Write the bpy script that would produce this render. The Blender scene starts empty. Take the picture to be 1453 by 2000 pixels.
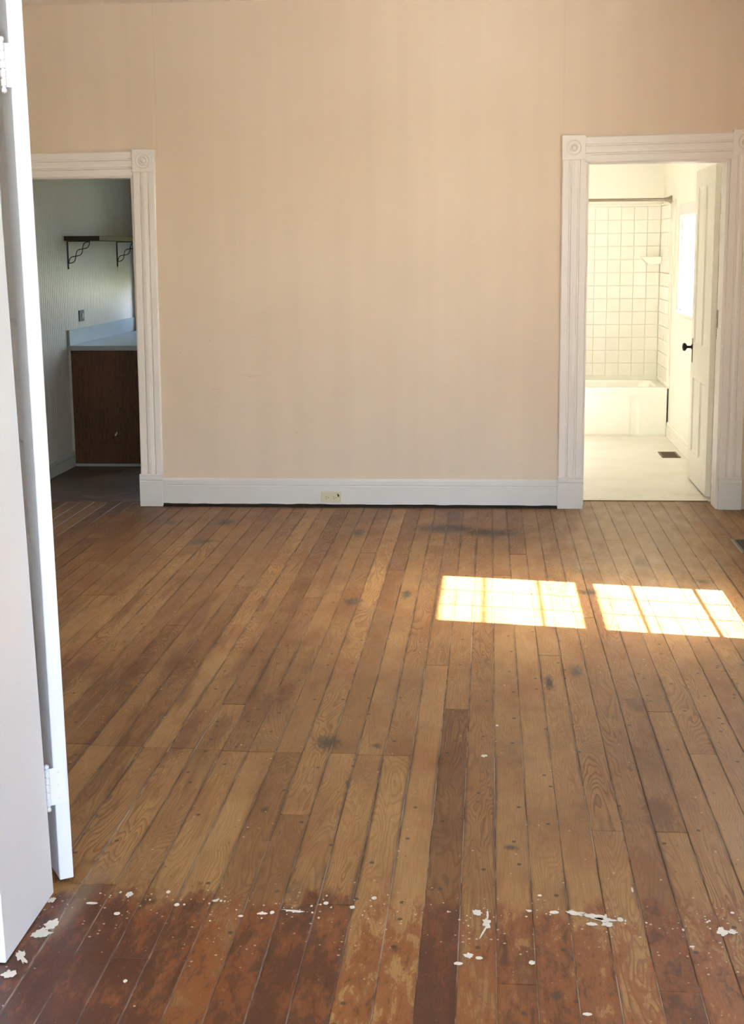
import bpy, bmesh, math, random
from mathutils import Vector, Matrix, noise as mnoise

scene = bpy.context.scene
# ------------------------------------------------------------------ camera
cam_data = bpy.data.cameras.new('camera')
cam_data.sensor_fit = 'VERTICAL'
cam_data.sensor_height = 36.0
cam_data.lens = 50.0
cam_data.clip_start = 0.05
cam = bpy.data.objects.new('camera', cam_data)
scene.collection.objects.link(cam)
RT = Vector((0.9966652, 0.0811473, -0.0085844))
UP = Vector((-0.0063922, 0.1825182, 0.9831817))
FW = Vector((-0.0813494, 0.9798480, -0.1824282))
M = Matrix((RT, UP, -FW)).transposed().to_4x4()
M.translation = Vector((0, 0, 1.6))
cam.matrix_world = M
scene.camera = cam
# ------------------------------------------------------------------ world, sun, exposure
SUN_DIR = Vector((-1.0, 0.186, -1.27)).normalized()      # the way the light travels
world = bpy.data.worlds.new('sky'); scene.world = world
world.use_nodes = True
wn = world.node_tree.nodes; wl = world.node_tree.links
wn.clear()
wo = wn.new('ShaderNodeOutputWorld'); bg = wn.new('ShaderNodeBackground')
sky = wn.new('ShaderNodeTexSky'); sky.sky_type = 'NISHITA'
sky.sun_disc = False
sky.sun_elevation = math.radians(51)
sky.sun_rotation = math.atan2(1.0, -0.186)
sky.air_density = 1.0; sky.dust_density = 2.5; sky.ozone_density = 1.0
wl.new(sky.outputs[0], bg.inputs[0]); wl.new(bg.outputs[0], wo.inputs[0])
bg.inputs[1].default_value = 2.05
sun = bpy.data.lights.new('sun', 'SUN'); sun.energy = 56.0; sun.angle = math.radians(0.53)
sun.color = (1.0, 0.97, 0.93)
so = bpy.data.objects.new('sun', sun); scene.collection.objects.link(so)
so.rotation_mode = 'QUATERNION'
so.rotation_quaternion = SUN_DIR.to_track_quat('-Z', 'Y')
so.location = (6, 5, 8)
scene.view_settings.view_transform = 'Standard'
scene.view_settings.look = 'None'
scene.view_settings.gamma = 1.0
scene.view_settings.use_curve_mapping = False
scene.view_settings.exposure = 0.93
scene.cycles.max_bounces = 14
scene.cycles.diffuse_bounces = 8
scene.cycles.glossy_bounces = 4
scene.cycles.transparent_max_bounces = 12
scene.cycles.caustics_reflective = False
scene.cycles.caustics_refractive = False
scene.cycles.sample_clamp_indirect = 8.0
col = scene.collection
rnd = random.Random(7)
PI = math.pi

# ------------------------------------------------------------------ material helpers
class NT:
    def __init__(s, name):
        s.m = bpy.data.materials.new(name); s.m.use_nodes = True
        s.t = s.m.node_tree; s.t.nodes.clear()
        s.out = s.t.nodes.new('ShaderNodeOutputMaterial')
    def n(s, typ, **kw):
        x = s.t.nodes.new(typ)
        for k, v in kw.items(): setattr(x, k, v)
        return x
    def set(s, sock, v):
        if isinstance(v, bpy.types.NodeSocket): s.t.links.new(v, sock)
        elif v is not None:
            if sock.type == 'RGBA' and len(v) == 3: v = (*v, 1)
            sock.default_value = v
    def math(s, op, a, b=None, c=None, clamp=False):
        x = s.n('ShaderNodeMath', operation=op, use_clamp=clamp)
        s.set(x.inputs[0], a)
        if b is not None: s.set(x.inputs[1], b)
        if c is not None: s.set(x.inputs[2], c)
        return x.outputs[0]
    def vmath(s, op, a, b=None):
        x = s.n('ShaderNodeVectorMath', operation=op)
        s.set(x.inputs[0], a)
        if b is not None: s.set(x.inputs[1], b)
        return x.outputs[1] if op in ('LENGTH', 'DISTANCE', 'DOT_PRODUCT') else x.outputs[0]
    def noise(s, vec, scale, detail=2.0, rough=0.5, dist=0.0):
        x = s.n('ShaderNodeTexNoise')
        s.set(x.inputs['Vector'], vec); x.inputs['Scale'].default_value = scale
        x.inputs['Detail'].default_value = detail; x.inputs['Roughness'].default_value = rough
        x.inputs['Distortion'].default_value = dist
        return x.outputs['Fac']
    def voro(s, vec, scale, three=False):
        x = s.n('ShaderNodeTexVoronoi', voronoi_dimensions='3D' if three else '2D'); s.set(x.inputs['Vector'], vec); x.inputs['Scale'].default_value = scale
        return x.outputs['Distance'], x.outputs['Color']
    def ramp(s, v, a, b, lo=0.0, hi=1.0, smooth=True):
        x = s.n('ShaderNodeMapRange'); x.interpolation_type = 'SMOOTHSTEP' if smooth else 'LINEAR'
        s.set(x.inputs[0], v)
        for i, k in enumerate((a, b, lo, hi)): s.set(x.inputs[1 + i], k)
        return x.outputs[0]
    def mix(s, f, a, b, mode='MIX'):
        x = s.n('ShaderNodeMix', data_type='RGBA', blend_type=mode)
        s.set(x.inputs[0], f); s.set(x.inputs[6], a); s.set(x.inputs[7], b)
        return x.outputs[2]
    def pos(s): return s.n('ShaderNodeNewGeometry').outputs['Position']
    def sep(s, v):
        x = s.n('ShaderNodeSeparateXYZ'); s.set(x.inputs[0], v); return x.outputs
    def comb(s, a, b, c):
        x = s.n('ShaderNodeCombineXYZ'); s.set(x.inputs[0], a); s.set(x.inputs[1], b); s.set(x.inputs[2], c); return x.outputs[0]
    def bump(s, h, strength=0.3, dist=0.002):
        x = s.n('ShaderNodeBump'); x.inputs['Strength'].default_value = strength; x.inputs['Distance'].default_value = dist
        s.set(x.inputs['Height'], h); return x.outputs[0]
    def bsdf(s, color, rough=0.5, metal=0.0, normal=None, coat=0.0, spec=None, crough=0.2):
        b = s.n('ShaderNodeBsdfPrincipled')
        s.set(b.inputs['Base Color'], color); s.set(b.inputs['Roughness'], rough); b.inputs['Metallic'].default_value = metal
        if normal is not None: s.set(b.inputs['Normal'], normal)
        s.set(b.inputs['Coat Weight'], coat); b.inputs['Coat Roughness'].default_value = crough
        if spec is not None: s.set(b.inputs['Specular IOR Level'], spec)
        s.t.links.new(b.outputs[0], s.out.inputs[0])
        return s.m

def srgb(r, g, b):
    f = lambda c: (c / 255) / 12.92 if c / 255 <= 0.04045 else ((c / 255 + 0.055) / 1.055) ** 2.4
    return (f(r), f(g), f(b), 1)

def mottled(name, c, var=0.05, scale=3.0, rough=0.5, fine=0.0, coat=0.0, spec=None, metal=0.0, bumpd=0.0008):
    k = NT(name); p = k.pos()
    a = k.noise(p, scale, 4)
    f = k.ramp(a, 0.3, 0.7, 1 - var, 1 + var, False)
    col_ = k.mix(1.0, c, k.comb(f, f, f), 'MULTIPLY')
    nrm = k.bump(k.noise(p, 260, 2), 0.25 if fine == 0 else fine, bumpd)
    return k.bsdf(col_, rough, metal, nrm, coat, spec)

def make_wall_paint():
    k = NT('beige_wall_paint'); p = k.pos(); x, y, z = k.sep(p)
    base = srgb(215, 190, 160)
    big = k.noise(p, 0.9, 3)
    c = k.mix(k.ramp(big, 0.3, 0.7), srgb(214, 198, 179), srgb(218, 203, 185))
    # vertical roller bands
    band = k.noise(k.comb(k.math('MULTIPLY', x, 9.0), 0.0, k.math('MULTIPLY', z, 0.35)), 1.0, 3)
    f = k.ramp(band, 0.3, 0.7, 0.975, 1.02, False)
    c = k.mix(1.0, c, k.comb(f, f, f), 'MULTIPLY')
    # scuffs: short horizontal grey marks between knee and chest height
    sv = k.comb(k.math('MULTIPLY', x, 5.0), 0.0, k.math('MULTIPLY', z, 55.0))
    s1 = k.ramp(k.noise(sv, 1.0, 4, 0.7), 0.61, 0.72)
    s2 = k.ramp(k.noise(p, 1.7, 2), 0.52, 0.66)
    zb = k.math('MULTIPLY', k.ramp(z, 0.45, 0.65), k.ramp(z, 1.25, 1.05))
    sc = k.math('MULTIPLY', k.math('MULTIPLY', s1, s2), zb)
    c = k.mix(k.math('MULTIPLY', sc, 0.38), c, srgb(130, 110, 92))
    d, vc = k.voro(p, 7.0, True)
    dots = k.math('MULTIPLY', k.ramp(d, 0.035, 0.02), k.ramp(z, 1.5, 0.9))
    c = k.mix(k.math('MULTIPLY', dots, 0.35), c, srgb(120, 100, 80))
    # thin seams of the wallboard sheets
    sm = None
    for sx in (-2.02, 0.43, 1.62):
        w = k.ramp(k.math('ABSOLUTE', k.math('SUBTRACT', x, sx)), 0.0035, 0.001)
        sm = w if sm is None else k.math('MAXIMUM', sm, w)
    sm = k.math('MULTIPLY', sm, k.ramp(z, 2.1, 2.2))
    c = k.mix(k.math('MULTIPLY', sm, 0.10), c, srgb(150, 125, 100))
    h = k.math('ADD', k.noise(p, 320, 2), k.math('MULTIPLY', k.noise(p, 60, 2), 0.6))
    return k.bsdf(c, 0.62, 0, k.bump(h, 0.25, 0.0012), 0, 0.3)

def make_trim_paint(name, c, chips=0.0):
    k = NT(name); p = k.pos(); x, y, z = k.sep(p)
    a = k.ramp(k.noise(p, 5, 4), 0.3, 0.7, 0.985, 1.01, False)
    cc = k.mix(1.0, c, k.comb(a, a, a), 'MULTIPLY')
    g = k.math('MULTIPLY', k.ramp(k.noise(p, 11, 5, 0.7), 0.55, 0.8), 0.10)
    cc = k.mix(g, cc, srgb(196, 188, 165))
    if chips:
        ch = k.ramp(k.noise(k.vmath('MULTIPLY', p, (1, 1, 1.6)), 34, 4, 0.65), 0.735, 0.75)
        low = k.ramp(z, 0.20, 0.02, 0.0, 1.0)
        near = k.ramp(k.noise(p, 4, 1), 0.5, 0.6)
        ch = k.math('MULTIPLY', ch, k.math('MULTIPLY', low, near))
        cc = k.mix(k.math('MULTIPLY', ch, chips), cc, srgb(58, 44, 32))
    h = k.noise(k.vmath('MULTIPLY', p, (1, 1, 0.3)), 120, 2)
    return k.bsdf(cc, 0.42, 0, k.bump(h, 0.12, 0.0006), 0, 0.45)

STAINS = [(-0.381, 6.485, 0.022, 0.09), (-0.245, 8.09, 0.177, 0.138), (0.02, 7.98, 0.177, 0.119), (-0.522, 4.441, 0.043, 0.069), (-1.562, 8.23, 0.056, 0.096), (-1.603, 7.67, 0.063, 0.084), (-1.887, 8.201, 0.037, 0.08), (0.474, 6.565, 0.058, 0.051), (1.038, 6.81, 0.054, 0.043), (0.778, 7.208, 0.036, 0.085), (0.232, 5.14, 0.017, 0.09), (0.34, 5.296, 0.023, 0.081), (0.156, 2.867, 0.019, 0.019), (-0.419, 4.082, 0.009, 0.05), (-0.64, 3.86, 0.012, 0.027), (0.07, 3.642, 0.02, 0.02), (-0.616, 6.336, 0.047, 0.077), (-0.739, 7.951, 0.041, 0.104), (-0.359, 4.421, 0.015, 0.024)]
REDS = [(0.497, 3.90, 0.05, 0.13), (0.533, 4.902, 0.04, 0.09), (-1.005, 4.50, 0.035, 0.26), (-0.905, 4.55, 0.035, 0.2), (-0.73, 4.951, 0.038, 0.15), (0.092, 2.963, 0.03, 0.15), (-1.22, 5.35, 0.05, 0.35), (-1.36, 5.2, 0.04, 0.3), (-0.2, 8.5, 0.05, 0.2)]

def make_plank():
    k = NT('worn_pine_plank'); p = k.pos(); x, y, z = k.sep(p)
    oi = k.n('ShaderNodeObjectInfo'); r = k.sep(k.vmath('MULTIPLY', oi.outputs['Color'], (1, 1, 1)))
    r1, r2, tone = r[0], r[1], r[2]           # two random numbers and the board's own tone 0 dark .. 1 pale
    alpha = oi.outputs['Alpha']               # 1 plain grain .. 0 cathedral
    ox = k.math('MULTIPLY', r1, 57.0); oy = k.math('MULTIPLY', r2, 91.0)
    gv = k.comb(k.math('ADD', k.math('MULTIPLY', x, 9.0), ox), k.math('ADD', k.math('MULTIPLY', y, 1.15), oy), r1)
    n1 = k.noise(gv, 1.0, 2.4, 0.5, 0.5)
    wob = k.noise(k.comb(k.math('MULTIPLY', x, 40.0), k.math('ADD', k.math('MULTIPLY', y, 9.0), oy), r2), 1.0, 2)
    phase = k.math('ADD', k.math('MULTIPLY', n1, 30.0), k.math('MULTIPLY', wob, 0.55))
    phase = k.math('ADD', phase, k.math('MULTIPLY', k.math('MULTIPLY', x, 160.0), alpha))
    saw = k.math('FRACT', phase)
    late = k.math('MULTIPLY', k.ramp(saw, 0.35, 0.9), k.ramp(saw, 1.0, 0.93))   # slow rise, sharp fall: latewood
    fib = k.noise(k.comb(k.math('MULTIPLY', x, 330.0), k.math('MULTIPLY', y, 9.0), r1), 1.0, 3, 0.6)
    pale = k.mix(tone, srgb(170, 120, 74), srgb(196, 158, 108))
    dark = k.mix(tone, srgb(112, 66, 36), srgb(150, 106, 64))
    gstr = k.ramp(k.noise(k.comb(k.math('MULTIPLY', x, 3.0), k.math('MULTIPLY', y, 0.8), oy), 1.0, 1), 0.38, 0.66, 0.10, 1.0)
    gstr = k.math('MULTIPLY', gstr, k.ramp(alpha, 0.0, 1.0, 1.0, 0.35, False))
    gstr = k.math('MAXIMUM', gstr, k.ramp(alpha, 0.0, 0.4, 0.5, 0.0, False))
    c = k.mix(k.math('MULTIPLY', late, gstr), pale, dark)
    ff = k.ramp(fib, 0.25, 0.75, 0.76, 1.18, False)
    c = k.mix(1.0, c, k.comb(ff, ff, ff), 'MULTIPLY')
    # broad unevenness along the board
    blot = k.noise(k.comb(k.math('ADD', k.math('MULTIPLY', x, 7.0), ox), k.math('MULTIPLY', y, 2.2), 0.0), 1.0, 4, 0.6)
    c = k.mix(k.ramp(blot, 0.45, 0.72, 0.0, 0.6), c, srgb(140, 92, 55))
    c = k.mix(k.ramp(k.noise(p, 1.3, 3), 0.5, 0.75, 0.0, 0.35), c, srgb(150, 112, 80))
    n5 = k.noise(k.vmath('MULTIPLY', p, (1, 0.6, 1)), 2.6, 4, 0.65)
    c = k.mix(k.ramp(n5, 0.50, 0.68, 0.0, 0.45), c, srgb(150, 90, 48))
    n6 = k.noise(k.vmath('MULTIPLY', k.vmath('ADD', p, (5, 3, 0)), (1, 0.5, 1)), 3.4, 5, 0.65)
    c = k.mix(k.ramp(n6, 0.52, 0.72, 0.0, 0.5), c, srgb(118, 96, 70))
    # board by board brightness
    tb = k.ramp(tone, 0.0, 1.0, 0.62, 1.06, False)
    c = k.mix(1.0, c, k.comb(tb, tb, tb), 'MULTIPLY')
    edge_n = k.noise(k.comb(k.math('MULTIPLY', x, 14.0), k.math('MULTIPLY', y, 5.0), 3.3), 1.0, 5, 0.65)
    fine_n = k.noise(k.comb(k.math('MULTIPLY', x, 75.0), k.math('MULTIPLY', y, 24.0), 1.0), 1.0, 5, 0.75)
    # grime worked into the long edges of the boards
    fr = k.math('FRACT', k.math('DIVIDE', k.math('ADD', x, 0.0625 + 100 * 0.0884), 0.0884))
    ed = k.math('ABSOLUTE', k.math('SUBTRACT', k.math('MULTIPLY', fr, 2.0), 1.0))
    en = k.noise(k.comb(k.math('MULTIPLY', x, 5.0), k.math('MULTIPLY', y, 1.6), r1), 1.0, 4, 0.6)
    ew = k.ramp(k.math('ADD', ed, k.math('MULTIPLY', k.math('SUBTRACT', en, 0.5), 0.9)), 0.80, 1.08)
    c = k.mix(k.math('MULTIPLY', ew, 0.8), c, srgb(92, 58, 36))
    # old varnish in the front room, worn through in patches, ending in a ragged edge at the doorway
    vb = k.math('DIVIDE', oi.outputs['Object Index'], 100.0)
    lim = k.math('ADD', 3.03, k.math('MULTIPLY', edge_n, 0.55))
    front = k.ramp(k.math('SUBTRACT', y, lim), 0.05, -0.05)
    mid_n = k.noise(k.comb(k.math('ADD', k.math('MULTIPLY', x, 26.0), ox), k.math('MULTIPLY', y, 8.0), 5.0), 1.0, 6, 0.72, 0.4)
    wear = k.math('ADD', k.math('MULTIPLY', fine_n, 0.28), k.math('MULTIPLY', mid_n, 0.72))
    wear = k.math('SUBTRACT', wear, k.math('MULTIPLY', k.math('SUBTRACT', vb, 0.5), 0.24))
    rim = k.ramp(k.math('SUBTRACT', y, lim), -0.35, -0.02, 0.0, 0.05)
    wear = k.math('ADD', wear, rim)
    var = k.math('MULTIPLY', front, k.ramp(wear, 0.585, 0.545))
    var2 = k.math('MULTIPLY', front, k.ramp(wear, 0.50, 0.38))
    c = k.mix(k.math('MULTIPLY', var, 0.84), c, k.mix(vb, srgb(152, 92, 38), srgb(122, 60, 28)))
    c = k.mix(k.math('MULTIPLY', var2, 0.85), c, srgb(76, 38, 24))
    sc_n = k.ramp(k.noise(k.comb(k.math('MULTIPLY', x, 190.0), k.math('MULTIPLY', y, 60.0), 2.0), 1.0, 4, 0.8), 0.62, 0.70)
    c = k.mix(k.math('MULTIPLY', k.math('MULTIPLY', sc_n, front), 0.35), c, srgb(186, 140, 92))
    # ends of old varnish left in the back room, dark red
    red = None
    for (sx, sy, rx, ry) in REDS:
        dd = k.vmath('LENGTH', k.vmath('MULTIPLY', k.vmath('SUBTRACT', p, (sx, sy, 0)), (1 / rx, 1 / ry, 0)))
        red = dd if red is None else k.math('MINIMUM', red, dd)
    red = k.math('ADD', red, k.math('MULTIPLY', k.math('SUBTRACT', fine_n, 0.5), 2.4))
    leftb = k.math('MULTIPLY', k.ramp(x, -0.35, -1.0), k.math('MULTIPLY', k.ramp(y, 7.5, 6.4), k.ramp(y, 3.3, 4.2)))
    lr = k.math('MULTIPLY', leftb, k.ramp(k.noise(k.comb(k.math('MULTIPLY', x, 12.0), k.math('MULTIPLY', y, 1.1), 9.0), 1.0, 4, 0.6), 0.5, 0.62))
    rm = k.math('MAXIMUM', k.ramp(red, 1.15, 0.6), lr)
    c = k.mix(k.math('MULTIPLY', rm, 0.55), c, srgb(96, 50, 26))
    # black damp stains
    st = None
    for (sx, sy, rx, ry) in STAINS:
        dd = k.vmath('LENGTH', k.vmath('MULTIPLY', k.vmath('SUBTRACT', p, (sx, sy, 0)), (1 / rx, 1 / ry, 0)))
        st = dd if st is None else k.math('MINIMUM', st, dd)
    st = k.math('ADD', st, k.math('MULTIPLY', k.math('SUBTRACT', fine_n, 0.5), 3.2))
    c = k.mix(k.math('MULTIPLY', k.ramp(st, 1.4, 0.3), 0.85), c, srgb(58, 50, 48))
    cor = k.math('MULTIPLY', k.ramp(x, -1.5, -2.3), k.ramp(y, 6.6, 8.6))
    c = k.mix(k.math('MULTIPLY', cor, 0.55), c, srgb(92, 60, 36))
    # nail heads and knots
    d, vc = k.voro(k.vmath('MULTIPLY', p, (1, 0.8, 0)), 10.0)
    vr = k.sep(vc)
    sp = k.math('MULTIPLY', k.ramp(d, 0.078, 0.045), k.ramp(vr[0], 0.72, 0.74))
    c = k.mix(k.math('MULTIPLY', sp, 0.88), c, srgb(58, 46, 44))
    d3, vc3 = k.voro(k.vmath('MULTIPLY', p, (1, 0.7, 0)), 26.0)
    sp3 = k.math('MULTIPLY', k.ramp(d3, 0.10, 0.06), k.ramp(k.sep(vc3)[1], 0.93, 0.94))
    c = k.mix(k.math('MULTIPLY', sp3, 0.55), c, srgb(70, 52, 42))
    # tiny flecks of white paint, dense along the old doorway line
    d2, vc2 = k.voro(k.vmath('ADD', k.vmath('MULTIPLY', p, (1, 1, 0)), k.comb(k.math('MULTIPLY', wob, 0.004), 0.0, 0.0)), 60.0)
    v2 = k.sep(vc2)
    band = k.math('MULTIPLY', k.ramp(y, 2.9, 3.16), k.ramp(y, 3.36, 3.27))
    thr = k.ramp(band, 0.0, 1.0, 0.975, 0.80, False)
    thr = k.math('ADD', thr, k.ramp(y, 3.4, 4.0, 0.0, 0.009, False))
    rad = k.math('ADD', 0.05, k.math('MULTIPLY', k.math('POWER', v2[1], 2.0), 0.17))
    fl = k.math('MULTIPLY', k.math('LESS_THAN', d2, rad), k.math('GREATER_THAN', v2[0], thr))
    c = k.mix(k.math('MULTIPLY', fl, 0.85), c, srgb(222, 218, 205))
    # dusty grey film beside the left jamb
    dj = k.math('MULTIPLY', k.ramp(k.math('ABSOLUTE', k.math('ADD', x, k.math('ADD', 1.02, k.math('MULTIPLY', k.math('SUBTRACT', y, 3.2), -0.1)))), 0.045, 0.0), k.math('MULTIPLY', k.ramp(y, 3.0, 3.15), k.ramp(y, 3.55, 3.3)))
    c = k.mix(k.math('MULTIPLY', dj, 0.4), c, srgb(176, 160, 148))
    # bathroom light reflected on the boards, painted in as a pale patch
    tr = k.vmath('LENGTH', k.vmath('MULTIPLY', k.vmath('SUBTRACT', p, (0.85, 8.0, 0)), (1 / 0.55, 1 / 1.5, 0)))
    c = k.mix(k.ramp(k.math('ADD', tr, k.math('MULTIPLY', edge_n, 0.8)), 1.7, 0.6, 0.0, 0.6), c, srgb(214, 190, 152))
    c = k.mix(1.0, c, (0.66, 0.63, 0.545, 1), 'MULTIPLY')
    hgt = k.math('SUBTRACT', k.math('MULTIPLY', fib, 0.6), k.math('MULTIPLY', late, 0.35))
    hgt = k.math('ADD', hgt, k.math('MULTIPLY', var, 0.5))
    ro = k.ramp(edge_n, 0.3, 0.7, 0.40, 0.55, False)
    ro = k.math('SUBTRACT', ro, k.math('MULTIPLY', var, 0.06))
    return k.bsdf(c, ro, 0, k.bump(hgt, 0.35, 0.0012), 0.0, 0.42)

def make_subfloor():
    k = NT('dusty_joint'); p = k.pos()
    f = k.ramp(k.noise(k.vmath('MULTIPLY', p, (1, 0.15, 1)), 22, 4, 0.7), 0.42, 0.62)
    return k.bsdf(k.mix(f, srgb(84, 64, 48), srgb(158, 148, 136)), 0.9)

def make_dark_wood():
    k = NT('dark_cabinet_wood'); p = k.pos(); x, y, z = k.sep(p)
    n1 = k.noise(k.comb(k.math('MULTIPLY', x, 12.0), k.math('MULTIPLY', y, 12.0), k.math('MULTIPLY', z, 1.4)), 1.0, 3)
    late = k.ramp(k.math('FRACT', k.math('MULTIPLY', n1, 12.0)), 0.3, 0.95)
    c = k.mix(late, srgb(92, 56, 34), srgb(66, 38, 24))
    f = k.ramp(k.noise(p, 9, 4, 0.7), 0.35, 0.7)
    c = k.mix(k.math('MULTIPLY', f, 0.35), c, srgb(108, 66, 40))
    return k.bsdf(c, 0.45)

def make_lino(name, a, b, c3, rough=0.35):
    k = NT(name); p = k.pos(); x, y, z = k.sep(p)
    c = k.mix(k.ramp(k.noise(p, 2.2, 4), 0.35, 0.7), a, b)
    st = k.noise(k.comb(k.math('MULTIPLY', x, 3.0), k.math('MULTIPLY', y, 14.0), 0.0), 1.0, 4, 0.6)
    c = k.mix(k.ramp(st, 0.5, 0.75, 0.0, 0.5), c, c3)
    worn = k.math('MULTIPLY', k.ramp(k.noise(p, 6, 4, 0.6), 0.5, 0.65), k.ramp(y, 9.5, 9.05))
    c = k.mix(k.math('MULTIPLY', worn, 0.45), c, srgb(150, 138, 112))
    return k.bsdf(c, rough, 0, k.bump(k.noise(p, 40, 2), 0.15, 0.001))

def make_glass():
    k = NT('window_glass')
    tr = k.n('ShaderNodeBsdfTransparent'); gl = k.n('ShaderNodeBsdfGlossy'); gl.inputs['Roughness'].default_value = 0.02
    mx = k.n('ShaderNodeMixShader'); fr = k.n('ShaderNodeLayerWeight'); fr.inputs[0].default_value = 0.5
    fac = k.math('ADD', 0.035, k.math('MULTIPLY', k.math('POWER', fr.outputs['Facing'], 5.0), 0.6))
    k.t.links.new(fac, mx.inputs[0]); k.t.links.new(tr.outputs[0], mx.inputs[1]); k.t.links.new(gl.outputs[0], mx.inputs[2])
    tr.inputs[0].default_value = (0.95, 0.97, 0.96, 1)
    k.t.links.new(mx.outputs[0], k.out.inputs[0]); return k.m

def make_frosted():
    k = NT('frosted_window_glass')
    tr = k.n('ShaderNodeBsdfTransparent'); tr.inputs[0].default_value = (0.86, 0.86, 0.87, 1)
    tl = k.n('ShaderNodeBsdfTranslucent'); tl.inputs[0].default_value = (0.8, 0.8, 0.78, 1)
    mx = k.n('ShaderNodeMixShader'); mx.inputs[0].default_value = 0.07
    k.t.links.new(tr.outputs[0], mx.inputs[1]); k.t.links.new(tl.outputs[0], mx.inputs[2])
    k.t.links.new(mx.outputs[0], k.out.inputs[0]); return k.m

def make_grass():
    k = NT('lawn'); p = k.pos()
    c = k.mix(k.ramp(k.noise(p, 1.2, 4), 0.3, 0.7), srgb(74, 84, 56), srgb(104, 110, 80))
    return k.bsdf(c, 0.9)

WALLP = make_wall_paint()
TRIM = make_trim_paint('white_trim_paint', srgb(226, 223, 220))
BASEP = make_trim_paint('chipped_white_trim_paint', srgb(212, 212, 210), 0.9)
DOORP = make_trim_paint('white_door_paint', srgb(228, 235, 247))
BDOOR = make_trim_paint('cream_door_paint', srgb(232, 228, 216))
CEIL = mottled('ceiling_paint', srgb(228, 222, 214), 0.03, 2, 0.8)
BATHP = mottled('cream_bathroom_paint', srgb(241, 238, 227), 0.02, 2, 0.5)
KITP = mottled('grey_white_board_paint', srgb(206, 198, 190), 0.03, 3, 0.36, spec=0.08, bumpd=0.0003)
KITB = mottled('kitchen_baseboard_paint', srgb(196, 196, 192), 0.05, 4, 0.4)
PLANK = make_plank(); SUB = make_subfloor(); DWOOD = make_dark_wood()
LINOB = make_lino('cream_sheet_flooring', srgb(226, 223, 214), srgb(218, 214, 203), srgb(206, 200, 186), 0.3)
LINOK = make_lino('dark_sheet_flooring', srgb(96, 80, 62), srgb(76, 62, 48), srgb(118, 96, 70), 0.45)
BOUNCEG = mottled('pale_bounce_ground', srgb(196, 192, 182), 0.1, 4, 0.9)  # unseen ground, kept pale to throw light up to the ceilings
GLASS = make_glass(); FROST = make_frosted(); GRASS = make_grass()
LAM = mottled('white_laminate', srgb(166, 172, 174), 0.02, 5, 0.35, spec=0.2)
PLATE = mottled('dark_outlet_plate', srgb(46, 50, 48), 0.1, 20, 0.6, spec=0.2)
PEACH = mottled('aged_beige_plastic', srgb(172, 152, 128), 0.05, 20, 0.6, spec=0.2)
IRON = mottled('black_iron', srgb(38, 38, 36), 0.1, 20, 0.5, metal=0.4)
BRONZE = mottled('dark_bronze', srgb(34, 30, 26), 0.1, 20, 0.35, metal=0.7)
RODM = mottled('brushed_nickel', srgb(150, 140, 122), 0.05, 20, 0.3, metal=1.0)
SHELFW = mottled('shelf_wood', srgb(98, 78, 44), 0.15, 12, 0.6, spec=0.1)
SHELFD = mottled('shelf_end_grain', srgb(40, 34, 30), 0.1, 12, 0.6)
IVORY = mottled('ivory_plastic', srgb(206, 198, 170), 0.03, 12, 0.4)
SLOT = mottled('slot_black', srgb(20, 18, 16), 0.0, 5, 0.6)
TILEM = mottled('white_glazed_tile', srgb(242, 239, 228), 0.015, 8, 0.12, fine=0.02, bumpd=0.0002)
GROUT = mottled('grout', srgb(236, 233, 220), 0.04, 6, 0.85)
ENAMEL = mottled('white_enamel', srgb(250, 248, 238), 0.01, 3, 0.2, fine=0.03)
VENTB = mottled('brown_register_metal', srgb(96, 76, 54), 0.1, 20, 0.4, metal=0.6)
VENTD = mottled('black_register_metal', srgb(24, 24, 26), 0.1, 20, 0.45, metal=0.3)
VENTL = mottled('worn_register_edge', srgb(120, 118, 104), 0.15, 30, 0.4, metal=0.5)
PAINTW = mottled('dried_white_paint', srgb(204, 202, 196), 0.05, 30, 0.6)
GAPSHADE = mottled('gap_shade_black', srgb(40, 34, 28), 0.3, 60, 0.95)  # colour of the painted shade under the back baseboard
EXT = mottled('white_siding', srgb(225, 225, 218), 0.03, 2, 0.7)
THRESH = mottled('worn_threshold_edge', srgb(120, 98, 62), 0.15, 20, 0.5)
DIMR = mottled('roller_blind_fabric', srgb(150, 142, 120), 0.04, 10, 0.8)

# ------------------------------------------------------------------ mesh helpers
def box(bm, x0, x1, y0, y1, z0, z1, bev=0.0, seg=1):
    v = [bm.verts.new(c) for c in ((x0, y0, z0), (x1, y0, z0), (x1, y1, z0), (x0, y1, z0), (x0, y0, z1), (x1, y0, z1), (x1, y1, z1), (x0, y1, z1))]
    fs = [bm.faces.new([v[i] for i in f]) for f in ((3, 2, 1, 0), (4, 5, 6, 7), (0, 1, 5, 4), (1, 2, 6, 5), (2, 3, 7, 6), (3, 0, 4, 7))]
    if bev:
        es = {e for f in fs for e in f.edges}
        bmesh.ops.bevel(bm, geom=list(es), offset=bev, segments=seg, affect='EDGES', profile=0.5)
    return v

def obj(name, bm, m, parent=None, loc=None, smooth=False):
    me = bpy.data.meshes.new(name)
    bmesh.ops.recalc_face_normals(bm, faces=bm.faces)
    bm.to_mesh(me); bm.free()
    for q in (m if isinstance(m, (list, tuple)) else [m]): me.materials.append(q)
    if smooth:
        for f in me.polygons: f.use_smooth = True
    o = bpy.data.objects.new(name, me); col.objects.link(o)
    if parent: o.parent = parent
    if loc: o.location = loc
    return o

def bx(name, dims, m, parent=None, bev=0.0, seg=1):
    bm = bmesh.new(); box(bm, *dims, bev, seg); return obj(name, bm, m, parent)

def tag(o, label, cat, kind=None, group=None):
    o['label'] = label; o['category'] = cat
    if kind: o['kind'] = kind
    if group: o['group'] = group
    return o

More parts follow.
